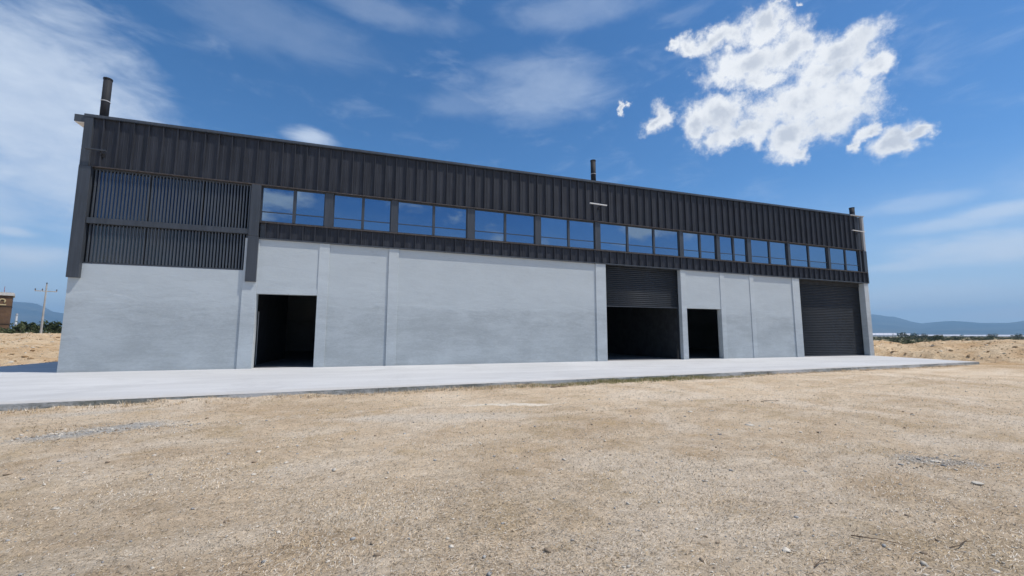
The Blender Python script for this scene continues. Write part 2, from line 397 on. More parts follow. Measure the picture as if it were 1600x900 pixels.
def mat_ground():
    m, t = M('dry_dirt'); p = t.pos()
    ps = t.scl(p, 1, 1, 0)
    sz = t.new('ShaderNodeSeparateXYZ'); t.l.new(p, sz.inputs[0])
    dist = t.v('LENGTH', t.v('SUBTRACT', ps, (CX, CY, 0)))
    rel = t.v('SUBTRACT', ps, (CX, CY, 0))
    n_a = t.noise(ps, .22, 6, .6, .3); n_b = t.noise(ps, 1.1, 7, .65, .2); n_c = t.noise(ps, 7, 6, .7); n_d = t.noise(ps, 38, 5, .75, .3)
    n_e = t.noise(ps, 120, 3, .7)
    strw = t.noise(t.scl(t.v('ADD', ps, t.v('SCALE', t.noise(ps, 3, 3, .5, out=1), scale=.5)), 9, 26, 1), 3.2, 5, .7, 1.4)
    base = t.mix(t.ss(n_a, .35, .65), (.345, .272, .195), (.435, .362, .278))
    base = t.mix(t.ss(n_b, .42, .66, 0, .75), base, (.455, .395, .32))
    wn = t.noise(t.v('ADD', ps, (5, 50, 0)), .38, 5, .6, .6)
    base = t.mix(t.ss(wn, .50, .64, 0, .65), base, (.48, .43, .37))
    base = t.mix(t.ss(wn, .34, .46, .5, 0), base, (.30, .235, .165))
    base = t.mix(t.ss(n_b, .3, .42, .55, 0), base, (.335, .25, .145))
    oc = t.noise(t.v('ADD', ps, (31, 7, 0)), .75, 6, .62, .5)
    base = t.mix(t.ss(oc, .53, .68, 0, .6), base, (.30, .235, .15))
    base = t.mix(t.ss(n_c, .58, .72, 0, .55), base, (.50, .44, .36))
    base = t.mix(t.ss(n_c, .32, .45, .7, 0), base, (.20, .15, .10))
    base = t.mix(t.ss(strw, .55, .68, 0, .55), base, (.54, .46, .34))
    base = t.mix(t.ss(strw, .30, .43, .6, 0), base, (.19, .145, .095))
    base = t.mix(t.ss(n_d, .56, .7, 0, .5), base, (.56, .50, .41))
    base = t.mix(t.ss(n_d, .30, .42, .55, 0), base, (.17, .13, .09))
    # compacted wheel tracks running across the yard
    sp = t.new('ShaderNodeSeparateXYZ'); t.l.new(t.v('ADD', ps, t.v('SCALE', t.noise(ps, .5, 4, .6, out=1), scale=.7)), sp.inputs[0])
    for c0_, c1_, k_ in ((-11.95, .11, .55), (-15.5, .24, .45), (-17.3, .05, .35)):
        for o_ in (-.85, .85):
            dd = t.m('ABSOLUTE', t.m('SUBTRACT', sp.outputs[1], t.m('ADD', c0_+o_, t.m('MULTIPLY', sp.outputs[0], c1_))))
            kk = t.m('MULTIPLY', t.ss(dd, .06, .30, k_, 0), t.ss(n_b, .36, .56))
            base = t.mix(kk, base, (.46, .405, .335))
    # spilled grey cement and gravel patches
    def patch(cx_, cy_, ra, rb, ang, amt, col, b_):
        q = t.v('SUBTRACT', ps, (cx_, cy_, 0))
        vr = t.new('ShaderNodeVectorRotate', rotation_type='Z_AXIS'); t.l.new(q, vr.inputs['Vector']); vr.inputs['Angle'].default_value = ang
        d_ = t.v('LENGTH', t.v('MULTIPLY', vr.outputs[0], (1/ra, 1/rb, 0)))
        k = t.ss(t.m('ADD', d_, t.m('MULTIPLY', t.m('SUBTRACT', t.noise(ps, 2.2, 6, .7), .5), 1.5)), .45, 1.1, amt, 0)
        return t.mix(t.m('MULTIPLY', k, t.ss(n_c, .25, .5, .5, 1)), b_, col)
    base = patch(-4.35, -12.0, 1.25, .42, rad(-28), .85, (.27, .285, .30), base)
    base = patch(7.0, -17.35, .75, .30, rad(20), .75, (.29, .29, .29), base)
    base = patch(-5.6, -9.9, 1.6, .35, 0, .4, (.36, .36, .35), base)
    base = patch(1.2, -12.4, 2.4, .5, rad(10), .5, (.42, .40, .37), base)
    base = patch(3.2, -11.4, 1.6, .16, rad(5), .8, (.52, .50, .46), base)
    # fresh dug earth is yellower
    dug = t.ss(dist, 28, 36)
    dn = t.noise(ps, .35, 6, .62, .4); dn2 = t.noise(ps, 1.7, 6, .7, .3)
    dc = t.mix(t.ss(dn, .38, .62), (.36, .25, .145), (.44, .355, .25))
    dc = t.mix(t.ss(dn2, .55, .7, 0, .7), dc, (.58, .50, .38)); dc = t.mix(t.ss(dn2, .28, .44, .75, 0), dc, (.24, .155, .085))
    base = t.mix(t.m('MULTIPLY', dug, .85), base, dc)
    # wild scrubland further out
    scr = t.ss(t.m('ADD', dist, t.m('MULTIPLY', n_a, 30)), 84, 120)
    sn = t.noise(ps, .03, 8, .7, .3); sn2 = t.noise(ps, .16, 6, .65)
    sc_ = t.mix(t.ss(t.m('ADD', t.m('MULTIPLY', sn, .5), t.m('MULTIPLY', sn2, .5)), .44, .58), (.09, .105, .055), (.27, .21, .145))
    base = t.mix(scr, base, sc_)
    far = t.ss(dist, 500, 1300); base = t.mix(far, base, t.mix(t.ss(sn, .4, .6), (.10, .12, .07), (.26, .22, .16)))
    cp = t.vor(ps, 60, 'Distance'); peb = t.ss(cp, .05, .32, 1, 0)
    h = t.m('ADD', t.m('MULTIPLY', n_c, .9), t.m('ADD', t.m('MULTIPLY', n_d, .45), t.m('MULTIPLY', strw, .5)))
    h = t.m('ADD', h, t.m('ADD', t.m('MULTIPLY', n_e, .12), t.m('MULTIPLY', peb, .12)))
    nb = t.bump(h, .95, .06)
    h2 = t.m('MULTIPLY', t.m('ADD', dn2, t.m('MULTIPLY', dn, .6)), dug)
    nb = t.bump(h2, .8, .5, nb)
    base = t.v('MULTIPLY', base, (1.80, 1.69, 1.53))
    t.pr(base, .95, .12, normal=nb); return m
GROUND = mat_ground()
V, F = build_ground()
g = np_mesh('ground', V, F, GROUND, smooth=True); g['kind'] = 'structure'

# ------------------------------------------------------------------ apron slab
def edge_y(x): return -8.55+.053*x
mb = MB()
poly = [(-16.6, edge_y(-16.6)), (33.0, -6.8), (34.3, -3.5), (36.3, 2.0), (36.3, 24.0), (-16.6, 24.0)]
n_ = len(poly)
mb.quad(*[(x, y, 0) for x, y in poly]); mb.build('concrete_apron', SLAB)['kind'] = 'structure'
# cast sections of the apron's rough outer edge
er = random.Random(3)
x = -16.6; k = 0
root = COL.objects['concrete_apron']
while x < 32.99:
    x1 = min(33.0, x+er.uniform(2.2, 3.6)); o_ = er.uniform(0.002, .02)
    b = MB(); ya = edge_y(x)-o_; yb = edge_y(x1)-o_
    b.hexa([(x+.006, ya, -.3), (x1-.006, yb, -.3), (x1-.006, yb+.2, -.3), (x+.006, ya+.2, -.3)],
           [(x+.006, ya, -.003), (x1-.006, yb, -.003), (x1-.006, yb+.2, -.003), (x+.006, ya+.2, -.003)])
    b.build('kerb_block', KERB, root); x = x1
b = MB()
for (xa, ya), (xb, yb) in zip(poly[1:4], poly[2:5]): b.quad((xa, ya, -.3), (xb, yb, -.3), (xb, yb, -.002), (xa, ya, -.002))
b.quad((-16.6, 24, -.3), (-16.6, edge_y(-16.6), -.3), (-16.6, edge_y(-16.6), -.002), (-16.6, 24, -.002)); b.build('apron_side', KERB, root)

# ------------------------------------------------------------------ warehouse
XL, XR, DEP = -11.85, 35.80, 22.0
zb = lambda x: 5.687-.00904*(x-13)      # bottom of lower cladding band
zwb = lambda x: 6.549-.00755*(x-13)     # window sill
zwt = lambda x: 8.156-.00797*(x-13)     # window head
zr = lambda x: 10.73+.0032*(x-13)       # roof edge
off = lambda fn, d: (lambda x: fn(x)+d)
H = tag(empty('warehouse', (12, 0, 0)), 'long grey plastered warehouse with charcoal metal cladding and a band of blue mirror windows', 'warehouse')
_oldlink = link
def part(b, name, mat, parent=H, smooth=False, bevel=0):
    o = b.build(name, mat, parent, smooth, bevel)
    if parent is H: o.matrix_parent_inverse = Matrix.Translation((-12, 0, 0))
    return o
RC = .055     # recess of wall fields behind the pilasters
def B(*a): return MB().box(*a)
top_l = 4.37
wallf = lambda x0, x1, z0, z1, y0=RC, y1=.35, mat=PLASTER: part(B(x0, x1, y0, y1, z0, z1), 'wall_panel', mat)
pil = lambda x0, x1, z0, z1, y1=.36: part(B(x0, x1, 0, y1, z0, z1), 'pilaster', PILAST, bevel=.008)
zbt = off(zb, -.008)
wallf(XL, -5.785, -.05, top_l)
pil(-5.78, -5.205, -.05, zbt)
wallf(-5.2, -2.72, 3.62, zbt, .03)
part(B(-5.2, -2.725, .004, .35, 3.335, 3.617), 'lintel', PILAST)
pil(-2.72, -2.265, -.05, zbt)
wallf(-2.26, .445, -.05, zbt)
pil(.45, .925, -.05, zbt)
wallf(.93, 12.095, -.05, zbt)
pil(12.10, 12.77, -.05, zbt)
pil(18.17, 18.56, -.05, zbt)
wallf(18.565, 21.32, 3.20, zbt, .03)
pil(21.325, 21.68, -.05, zbt)
wallf(21.685, 23.87, -.05, zbt, .03)
pil(23.875, 24.22, -.05, zbt)
wallf(24.225, 27.815, -.05, zbt)
pil(27.82, 28.50, -.05, zbt)
pil(35.33, XR, -.05, zbt, .55)
# gable, rear and inner walls (thin solid boxes)
part(B(XR-.2, XR-.002, .551, DEP, -.05, 10.3), 'side_wall', PLASTER)
part(B(XL+.002, XL+.2, .351, DEP, -.05, 10.3), 'side_wall', PLASTER)
part(B(XL+.21, XR-.21, DEP-.2, DEP, -.05, 9.7), 'rear_wall', PLASTER)
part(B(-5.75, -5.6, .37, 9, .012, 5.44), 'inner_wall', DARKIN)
part(B(XL+.21, XR-.21, .37, DEP-.21, .003, .010), 'inner_floor', simple('shade_dark_floor', (.16, .16, .165)))  # thin sheet over the slab, darkened to paint in the indoor shade
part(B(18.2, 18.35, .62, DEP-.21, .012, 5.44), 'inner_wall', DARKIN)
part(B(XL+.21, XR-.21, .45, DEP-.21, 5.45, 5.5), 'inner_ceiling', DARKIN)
part(MB().tube([(-5.45, 1.6, .05), (-5.45, 1.6, 2.6)], [.03, .03], 8), 'inner_pipe', GALV)
# solid backing behind cladding / windows / louvres
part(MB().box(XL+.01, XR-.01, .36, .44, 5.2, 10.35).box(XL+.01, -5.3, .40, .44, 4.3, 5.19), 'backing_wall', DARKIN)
# roof
rf = MB(); rf.hexa([(XL, .1, 10.40), (XR, .1, 10.40), (XR, DEP+.3, 9.6), (XL, DEP+.3, 9.6)], [(XL, .1, 10.52), (XR, .1, 10.52), (XR, DEP+.3, 9.72), (XL, DEP+.3, 9.72)])
ROOF = part(rf, 'roof', GALV)
def sub(b, name, mat, parent, smooth=False, bevel=0, label=None):
    o = b.build(name, mat, parent, smooth, bevel)
    if label: o['label'] = label
    return o
# roof edge cap (three lengths) and the bare flashing at the right end
for xa, xb in ((XL-.02, 3.6), (3.605, 19.2), (19.205, 34.36)):
    sub(MB().box(xa, xb, -.078, .16, off(zr, -.10), zr).box(xa, xb, -.070, -.064, off(zr, -.125), off(zr, -.101)), 'cap_flashing', CAPM, ROOF)
sub(MB().box(34.37, XR+.12, -.07, .12, off(zr, -.075), off(zr, -.01)), 'bare_flashing', GALV, ROOF, label='unpainted pale flashing at the right end of the roof edge')
sub(MB().box(XL-.36, XL-.003, -.02, DEP, 10.30, 10.60).box(XL-.36, XL-.003, .17, DEP, 10.601, 10.63), 'eave_box', CAPM, ROOF)
sub(MB().box(XL-.34, XL-.005, .0, DEP, 10.27, 10.298), 'soffit', SOFFIT, ROOF)
# vent pipes
def vent(x, y, r_, z0, z1, tilt=0):
    b = MB().tube([(x, y, z0), (x+tilt, y, z1)], [r_, r_], 20)
    o = sub(b, 'vent_pipe', PIPE, ROOF, False)
    for p_ in o.data.polygons: p_.use_smooth = len(p_.vertices) == 4
    zc = z0+(z1-z0)*.52
    c1 = MB().tube([(x+tilt*.52, y, zc-.02), (x+tilt*.52, y, zc+.02)], [r_+.012]*2, 20); sub(c1, 'pipe_band', GALV, o)
    c2 = MB().tube([(x+tilt*.98, y, z1-.05), (x+tilt, y, z1+.015)], [r_+.014]*2, 20); sub(c2, 'pipe_collar', PIPE, o)
for i_, (px_, ztop, rr_) in enumerate(((-11.44, 12.50, .145), (12.26, 12.15, .155), (35.25, 11.50, .17))):
    vent(px_, .33, rr_, 10.35, ztop)
    
# ---- cladding panels
PITCH = .517
def panel_mesh(name, h):
    wd = PITCH-.004; y0 = .035
    prof = [(0, y0), (0.002, y0), (.008, -.052), (.042, -.052), (.050, y0), (.17, y0), (.178, y0-.007), (.192, y0-.007), (.20, y0),
            (.325, y0), (.333, y0-.007), (.347, y0-.007), (.355, y0), (wd, y0)]
    b = MB(); n = len(prof)
    for z in (0, h):
        for a_, c_ in prof: b.v.append((a_, c_, z))
    for i in range(n-1): b.f.append((i, i+1, n+i+1, n+i)); b.m.append(0)
    b.v += [(0, .06, 0), (wd, .06, 0), (0, .06, h), (wd, .06, h)]; q = 2*n
    b.f.append((q+1, q, q+2, q+3)); b.m.append(0)
    b.f.append((q, q+1)+tuple(range(n-1, -1, -1))); b.m.append(0)
    b.f.append((q+3, q+2)+tuple(range(n, 2*n))); b.m.append(0)
    b.f.append((0, n, q+2, q)[::-1]); b.f.append((n-1, q+1, q+3, 2*n-1)); b.m += [0, 0]
    return b.mesh(name, PANEL)
FASC = part(MB().box(XL+.32, XR-.2, .065, .35, off(zwt, .06), off(zr, -.12)), 'upper_cladding', TRIM)
PM = panel_mesh('cladding_panel', 1.0)
def panels(parent, x0, x1, fb, ft, yo=0.):
    k = math.floor((x0+11.24)/PITCH)
    while True:
        xa = -11.24+k*PITCH; k += 1
        if xa < x0-.05: continue
        if xa+PITCH > x1+.06: break
        zl = fb(xa+.25); zh = ft(xa+.25)
        o = link('panel', PM, parent, (xa, yo+er.uniform(-.003, .003), zl)); o.scale = (1, 1, zh-zl); o.rotation_euler = (0, 0, er.uniform(-.006, .006))
panels(FASC, -11.76, XR-.1, off(zwt, .10), off(zr, -.11))
# the first narrow strip beside the left column
sub(MB().box(XL+.29, -11.247, .03, .06, off(zwt, .10), off(zr, -.11)), 'end_strip', PANEL, FASC)
sub(MB().box(XL+.30, XR-.17, -.062, .062, off(zwt, .055), off(zwt, .098)), 'drip_trim', RUST, FASC)
sub(MB().box(XR-.16, XR+.03, -.048, .35, off(zwt, .02), off(zr, -.09)), 'edge_trim', GALV, FASC, label='pale bare edge trim at the right end of the cladding')
BELT = part(MB().box(-5.24, XR-.02, .095, .352, off(zb, .03), off(zwb, -.09)), 'lower_cladding', TRIM)
panels(BELT, -5.26, XR-.02, off(zb, .05), off(zwb, -.085), .012)
sub(MB().box(-5.24, XR+.06, -.044, .33, off(zb, -.005), off(zb, .047)), 'drip_trim', TRIM, BELT)
sub(MB().box(-5.24, XR+.06, -.044, .30, off(zwb, -.082), off(zwb, -.02)), 'sill_trim', RUST, BELT)
sub(MB().box(XR-.015, XR+.07, -.05, .352, off(zb, .048), off(zwb, -.083)), 'edge_trim', TRIM, BELT)
# ---- window band
POSTS = [(-5.42, -5.275), (-2.575, -2.21), (.48, .80), (4.40, 4.79), (8.30, 8.64), (12.12, 12.48), (18.23, 18.54), (21.23, 21.51), (23.89, 24.23),
         (27.64, 27.87), (31.71, 31.93), (35.16, 35.30)]
MULL = [[-3.895], [-.85], [2.63], [6.54], [10.41], [14.385, 16.315], [19.905], [22.72], [25.965], [29.765], [33.63]]
for xa, xb in POSTS[1:]: part(B(xa, xb, .01, .33, off(zwb, -.018), off(zwt, .053)), 'window_post', RUST if False else COLM, bevel=.006)
part(B(35.50, XR+.06, -.05, .33, off(zwb, -.018), off(zwt, .015)), 'window_post', COLM, bevel=.006)
for i in range(len(POSTS)-1):
    xa, xb = POSTS[i][1]+.003, POSTS[i+1][0]-.003
    fr = .045; zl = off(zwb, -.016); zh = off(zwt, .052)
    fy0, fy1 = .085, .16
    W_ = part(MB().box(xa, xb, fy0, fy1, zl, off(zwb, .035)).box(xa, xb, fy0, fy1, off(zwt, .0), zh)
              .box(xa, xa+fr, fy0, fy1, off(zwb, .036), off(zwt, -.001)).box(xb-fr, xb, fy0, fy1, off(zwb, .036), off(zwt, -.001)), 'window', COLM)
    xs = [xa+fr]+MULL[i]+[xb-fr]
    for mx_ in MULL[i]: sub(B(mx_-.065, mx_+.065, .06, .16, off(zwb, .037), off(zwt, -.002)), 'mullion', COLM, W_)
    for j in range(len(xs)-1):
        a_ = xs[j]+(.066 if j else .001); c_ = xs[j+1]-(.066 if j < len(xs)-2 else .001)
        tz = lambda x: zwb(x)+.036+(zwt(x)-zwb(x))*.27
        sub(B(a_, c_, .09, .15, off(tz, -.018), off(tz, .018)), 'transom', COLM, W_)
        for z0_, z1_ in ((off(zwb, .036), off(tz, -.019)), (off(tz, .019), off(zwt, -.002))):
            pn = sub(B(a_, c_, -.005, .005, z0_, z1_), 'pane', GLASS, W_)
            # panes sit in their beads with a hair of difference in angle
            pn.location = (0, .125, 0)
            cxp = (a_+c_)/2; czp = z0_(cxp)
            ry = er.uniform(-.010, .010)
            pn.matrix_local = Matrix.Translation((cxp, .125, czp)) @ Matrix.Rotation(er.uniform(-.009, .009), 4, 'X') @ Matrix.Rotation(ry, 4, 'Z') @ Matrix.Translation((-cxp, 0, -czp))
# ---- left louvred bay
part(B(XL, XL+.40, -.09, .34, 3.77, 8.42), 'corner_column', COLM, bevel=.01)
part(B(XL-.004, XL+.285, -.06, .34, 8.425, off(zr, -.11)), 'corner_column', COLM, bevel=.01)
part(MB().box(-5.67, -5.245, -.09, -.005, 3.86, 5.93), 'steel_column', COLM, bevel=.01)
part(MB().box(-5.67, -5.28, -.075, .34, 5.94, off(zwt, .052)), 'steel_column', COLM, bevel=.01)
LV = part(MB().box(-11.44, -5.68, .05, .33, 4.375, 4.43), 'louvre_screen', COLM)
sub(MB().box(-11.44, -5.675, -.045, .12, 6.03, 6.27), 'cross_rail', COLM, LV, bevel=.006)
sub(MB().box(-11.44, -5.68, .07, .30, off(zwt, -.01), off(zwt, .052)), 'head_rail', COLM, LV)
lm = {}
for row, (z0_, z1_) in enumerate(((4.44, 6.02), (6.28, 8.33))):
    b = MB()
    b.hexa([(-.028, -.02, 0), (.020, -.034, 0), (.028, .02, 0), (-.020, .034, 0)], [(-.028, -.02, z1_-z0_), (.020, -.034, z1_-z0_), (.028, .02, z1_-z0_), (-.020, .034, z1_-z0_)])
    me = b.mesh('louvre_blade', SLATM)
    k = 47
    for i in range(k):
        xx = -11.34+i*(5.60/(k-1))
        o = link('blade', me, LV, (xx, .085, z0_)); o.rotation_euler = (0, 0, er.uniform(-.05, .05))
    for j in range(3):
        xx = -11.40+j*1.92
        sub(B(xx+.0, xx+1.87, .20, .212, z0_, z1_), 'pane', LGLASS if row else DGLASS, LV); sub(B(xx+1.875, xx+1.915, .17, .23, z0_, z1_), 'mullion', COLM, LV)
# ---- roller shutters
def roller(x0, x1, z0, z1, y):
    n = int((z1-z0)/.118); hh = (z1-z0)/n
    R_ = part(MB().box(x0, x0+.05, y-.03, y+.06, 0.002 if z0 < 1 else z0, z1).box(x1-.05, x1, y-.03, y+.06, .002, z1).box(x0, x1, y+.03, y+.06, max(z0, .002), z1), 'roller_door', ROLL)
    prof = [(0, .02), (.012, -.002), (.03, -.014), (.06, -.018), (.085, -.012), (.1, .004), (hh-.002, .02)]
    b = MB(); n2_ = len(prof)
    for xx in (x0+.052, x1-.052):
        for z_, y_ in prof: b.v.append((xx-x0, y_, z_))
    for i in range(n2_-1): b.f.append((i, n2_+i, n2_+i+1, i+1)); b.m.append(0)
    b.f.append(tuple(range(n2_))); b.f.append(tuple(range(2*n2_-1, n2_-1, -1))); b.m += [0, 0]
    me = b.mesh('shutter_slat', ROLL, True)
    for k in range(n): 
        o = link('slat', me, R_, (x0, y, z0+k*hh)); o.rotation_euler = (er.uniform(-.05, .05), 0, 0)
    sub(B(x0+.052, x1-.052, y-.035, y+.03, z0-.055 if z0 > 1 else z0-.0, z0-.001 if z0 > 1 else z0+.055), 'bottom_bar', COLM, R_)
    return R_
roller(12.775, 18.165, 3.25, 5.66, .30)
roller(28.505, 35.325, .02, 5.56, .42)

# ---- wall lights fixed above windows
def wall_light(x0, x1, z, dz, label, dark=False, stub=True):
    t_ = tag(empty('wall_light', ((x0+x1)/2, .0, z)), label, 'wall light', 'slim lights on the upper cladding')
    c_ = (x0+x1)/2; hw = (x1-x0)/2; mt = COLM if dark else WHITE
    y = -.30 if not dark else -.22
    MB().hexa([(-hw, y-.045, -.025), (hw, y-.045, -.025-dz), (hw, y+.045, -.025-dz), (-hw, y+.045, -.025)],
              [(-hw, y-.045, .025), (hw, y-.045, .025-dz), (hw, y+.045, .025-dz), (-hw, y+.045, .025)])
    b = MB(); b.hexa([(-hw, y-.045, -.025), (hw, y-.045, -.025-dz), (hw, y+.045, -.025-dz), (-hw, y+.045, -.025)],
              [(-hw, y-.045, .025), (hw, y-.045, .025-dz), (hw, y+.045, .025-dz), (-hw, y+.045, .025)])
    b.build('lamp_bar', mt, t_, bevel=.008)
    MB().tube([(hw*.4, y+.04, -.03-dz*.6), (hw*.4, .03, -.12)], [.018, .018], 8).build('bracket_arm', PIPE, t_)
    MB().box(hw*.4-.06, hw*.4+.06, -.01, .03, -.22, -.06).build('wall_plate', PIPE, t_)
    for s_ in (-1, 1): MB().box(*sorted((s_*hw, s_*(hw+.03))), y-.05, y+.05, -.03-(dz if s_ > 0 else 0), .03-(dz if s_ > 0 else 0)).build('end_cap', mt, t_)
wall_light(11.66, 12.72, 9.21, .03, 'white bar light on the cladding below the middle vent pipe')
wall_light(34.1, 35.38, 9.46, .03, 'white bar light at the right end of the upper cladding')
wall_light(-11.6, -10.98, 9.10, .02, 'dark bar light on the cladding at the left corner of the warehouse', True)

# ------------------------------------------------------------------ haze-far land: mountains
def polar(a, d): return CX+d*sin(rad(a)), CY+d*cos(rad(a))
MA = np.array([-180, -120, -80, -60, -45, -38, -33.4, -32.7, -31.7, -31.2, -30.75, -30.3, -30.0, -29.6, -20, 0, 20, 40, 52, 57, 59.7, 60.5, 61.05, 61.5, 62.17, 62.9, 63.5, 64.6, 65.6, 66.4, 67.3, 68.2, 68.9, 69.4, 69.8, 74, 82, 95, 120, 150, 180])
MZ = np.array([200, 260, 300, 380, 460, 520, 548, 560, 553, 535, 480, 415, 395, 385, 330, 300, 330, 380, 430, 445, 440, 412, 385, 380, 325, 268, 236, 262, 272, 258, 232, 228, 222, 238, 252, 300, 340, 260, 200, 180, 200])
def build_mountains():
    an = np.concatenate([np.arange(-180, -40, 1.5), np.arange(-40, 78, .11), np.arange(78, 180, 1.5)]); rs = np.concatenate([np.linspace(6800, 11000, 46), np.linspace(11250, 12600, 6)])
    R_, A_ = np.meshgrid(rs, an, indexing='ij'); x = CX+R_*np.sin(np.radians(A_)); y = CY+R_*np.cos(np.radians(A_))
    top = np.interp(A_, MA, MZ)
    ri = np.abs(fbm(x/1300, y/1300, 5, 61))*2; rg = fbm(x/420, y/420, 4, 63)
    e = np.clip((R_-6800)/4200, 0, 1)**1.6
    z = top*e*(1-(1-e)*(ri*.9)) + rg*70*(e*(1-e))*2+rg*9*e
    z = np.where(R_ > 11000, top*(1-(R_-11000)/2400)+rg*9, z)-3
    nr, na = R_.shape; i = np.arange(nr-1)[:, None]; j = np.arange(na)[None, :]; jn = (j+1) % na
    F_ = np.stack([i*na+j, (i+1)*na+j, (i+1)*na+jn, i*na+jn], -1).reshape(-1, 4)
    return np.stack([x, y, z], -1).reshape(-1, 3), F_
m, t = M('far_mountain_slopes'); p = t.pos()
nn = t.noise(p, .0016, 8, .65); 
t.pr(t.mix(t.ss(nn, .4, .6), (.030, .042, .040), (.085, .085, .070)), 1., .05); MOUNT = m
V, F = build_mountains(); mo = np_mesh('mountains', V, F, MOUNT, smooth=True); mo['kind'] = 'structure'

# ------------------------------------------------------------------ foliage
def mat_leaf(name, a, b):
    m, t = M(name); p = t.pos(); n = t.noise(p, 1.1, 4, .6); n2 = t.noise(p, 7, 3, .6)
    c_ = t.mix(t.ss(t.m('ADD', t.m('MULTIPLY', n, .6), t.m('MULTIPLY', n2, .4)), .38, .62), a, b)
    t.pr(c_, .75, .25); return m
LEAF_D = mat_leaf('dark_scrub_leaf', (.030, .042, .016), (.075, .095, .036))
LEAF_M = mat_leaf('scrub_leaf', (.050, .065, .026), (.115, .125, .055))
LEAF_B = mat_leaf('dry_scrub_leaf', (.10, .085, .05), (.17, .145, .09))
WOOD = simple('bark', (.10, .075, .055))
def crown(n, rx, rz, zc, leaf, lumps=7, rg=rng):
    """leaf-sized triangles spread through several uneven lumps"""
    c_ = np.stack([rg.normal(0, rx*.42, lumps), rg.normal(0, rx*.42, lumps), zc+rg.uniform(-.45, .5, lumps)*rz], 1)
    rad_ = rg.uniform(.35, .7, lumps)
    idx = rg.integers(0, lumps, n)
    d = rg.normal(0, 1, (n, 3)); d /= np.linalg.norm(d, axis=1)[:, None]; rr = rg.uniform(.35, 1, n)**.5
    P = c_[idx]+d*(rr*rad_[idx])[:, None]*np.array([rx, rx, rz])
    P[:, 2] = np.maximum(P[:, 2], .05)
    t1 = rg.normal(0, 1, (n, 3)); t1 /= np.linalg.norm(t1, axis=1)[:, None]; t2 = rg.normal(0, 1, (n, 3)); t2 /= np.linalg.norm(t2, axis=1)[:, None]
    s_ = leaf*rg.uniform(.6, 1.4, n)[:, None]
    V_ = np.stack([P-t1*s_, P+t1*s_, P+t2*s_*1.3], 1).reshape(-1, 3)
    return V_, np.arange(3*n).reshape(-1, 3)
def tree(name, a, d, h, wdt, label, cat, group, leafm=LEAF_D, n=500, bushy=False, zc=None, lumps=9):
    x, y = polar(a, d); z0 = float(ground_z(np.array([x]), np.array([y]))[0])
    t_ = tag(empty(name, (x, y, z0)), label, cat, group)
    b = MB(); lr = random.Random(int(a*100+d*7))
    th = h*(.30 if bushy else .5)
    b.tube([(0, 0, -.1), (.03*h*lr.uniform(-1, 1), 0, th*.6), (.05*h*lr.uniform(-1, 1), .02*h, th)], [.035*h, .026*h, .016*h], 7)
    for k in range(5):
        q = 2*pi*k/5+lr.random(); b.tube([(0, 0, th*.55), (cos(q)*wdt*.22, sin(q)*wdt*.22, th*.9), (cos(q)*wdt*.38, sin(q)*wdt*.38, h*.75)], [.016*h, .011*h, .005*h], 5)
    b.build('trunk', WOOD, t_)
    V_, F_ = crown(n, wdt/2*.85, h*(.42 if bushy else .30), h*(.48 if bushy else .66), .055*h, lumps)
    V_[:, 2] = np.minimum(V_[:, 2], h*1.02)
    np_mesh('crown', V_, F_, leafm, t_)
LT = [  # left row behind the spoil bank
 (-30.30, 104, 4.3, 3.4, 'rounded dark tree between the tall utility pole and the warehouse corner', LEAF_D, False),
 (-29.93, 109, 3.9, 2.2, 'open dark tree hard against the warehouse corner at left', LEAF_D, False),
 (-31.38, 103, 4.0, 1.1, 'slim dark tree in front of the long pale shed', LEAF_D, False),
 (-31.16, 106, 3.6, 1.0, 'short slim tree just left of the utility pole', LEAF_M, False),
 (-31.95, 108, 4.2, 1.4, 'narrow dark tree at the left end of the long pale shed', LEAF_D, False),
 (-32.22, 100, 3.9, 2.4, 'bushy green tree at the foot of the short white post', LEAF_M, False)]
for a, d, h, wd, lb, lm_, _b in LT: tree('tree', a, d, h, wd, lb, 'tree', 'trees behind the dirt bank on the left', lm_, 420)
sb = random.Random(5)
SH = [(-33.6, 97, 3.1, 'leafy shrub at the left frame edge below the brown building'), (-33.1, 99, 3.3, 'round green shrub under the brown building'),
      (-32.75, 98, 3.0, 'low green shrub under the right corner of the brown building'), (-32.5, 95, 3.2, 'wide dark shrub left of the short white post'),
      (-31.75, 98, 2.9, 'mid green shrub left of the slim tree row'), (-31.55, 96, 2.8, 'dark low shrub below the long pale shed'),
      (-30.95, 97, 2.9, 'small shrub behind the foot of the utility pole'), (-30.62, 96, 2.8, 'low yellowish shrub right of the utility pole'),
      (-30.15, 95, 2.9, 'pale green shrub in front of the rounded dark tree'), (-29.8, 96, 2.7, 'low shrub touching the warehouse corner at left')]
for i, (a, d, h, lb) in enumerate(SH): tree('shrub', a, d, h, 2.6, lb, 'shrub', 'shrubs behind the dirt bank on the left', (LEAF_M, LEAF_D, LEAF_M)[i % 3], 420, True)
RT = [(62.05, 340, 5.2, 7, 'dark tree before the brightest white greenhouse on the right plain'), (62.9, 420, 5.4, 13, 'wide dark clump at the right end of the near greenhouse'),
      (63.45, 430, 4.6, 6, 'small dark tree just right of the wide clump'), (64.25, 260, 3.6, 6, 'low dark tree on the plain under the valley in the mountains'),
      (64.6, 240, 3.5, 5.5, 'dark tree beside the low one under the mountain valley'), (65.7, 300, 3.1, 6, 'flat dark tree left of centre on the right plain'),
      (66.9, 260, 2.9, 6, 'flat dark tree standing alone on the right plain'), (67.9, 430, 4.4, 6, 'small dark tree near the far white strip'), (69.3, 420, 4.2, 6, 'small dark tree by the right frame edge')]
for a, d, h, wd, lb in RT: tree('tree', a, d, h, wd, lb, 'tree', 'dark trees on the plain to the right', LEAF_D, 500, True)
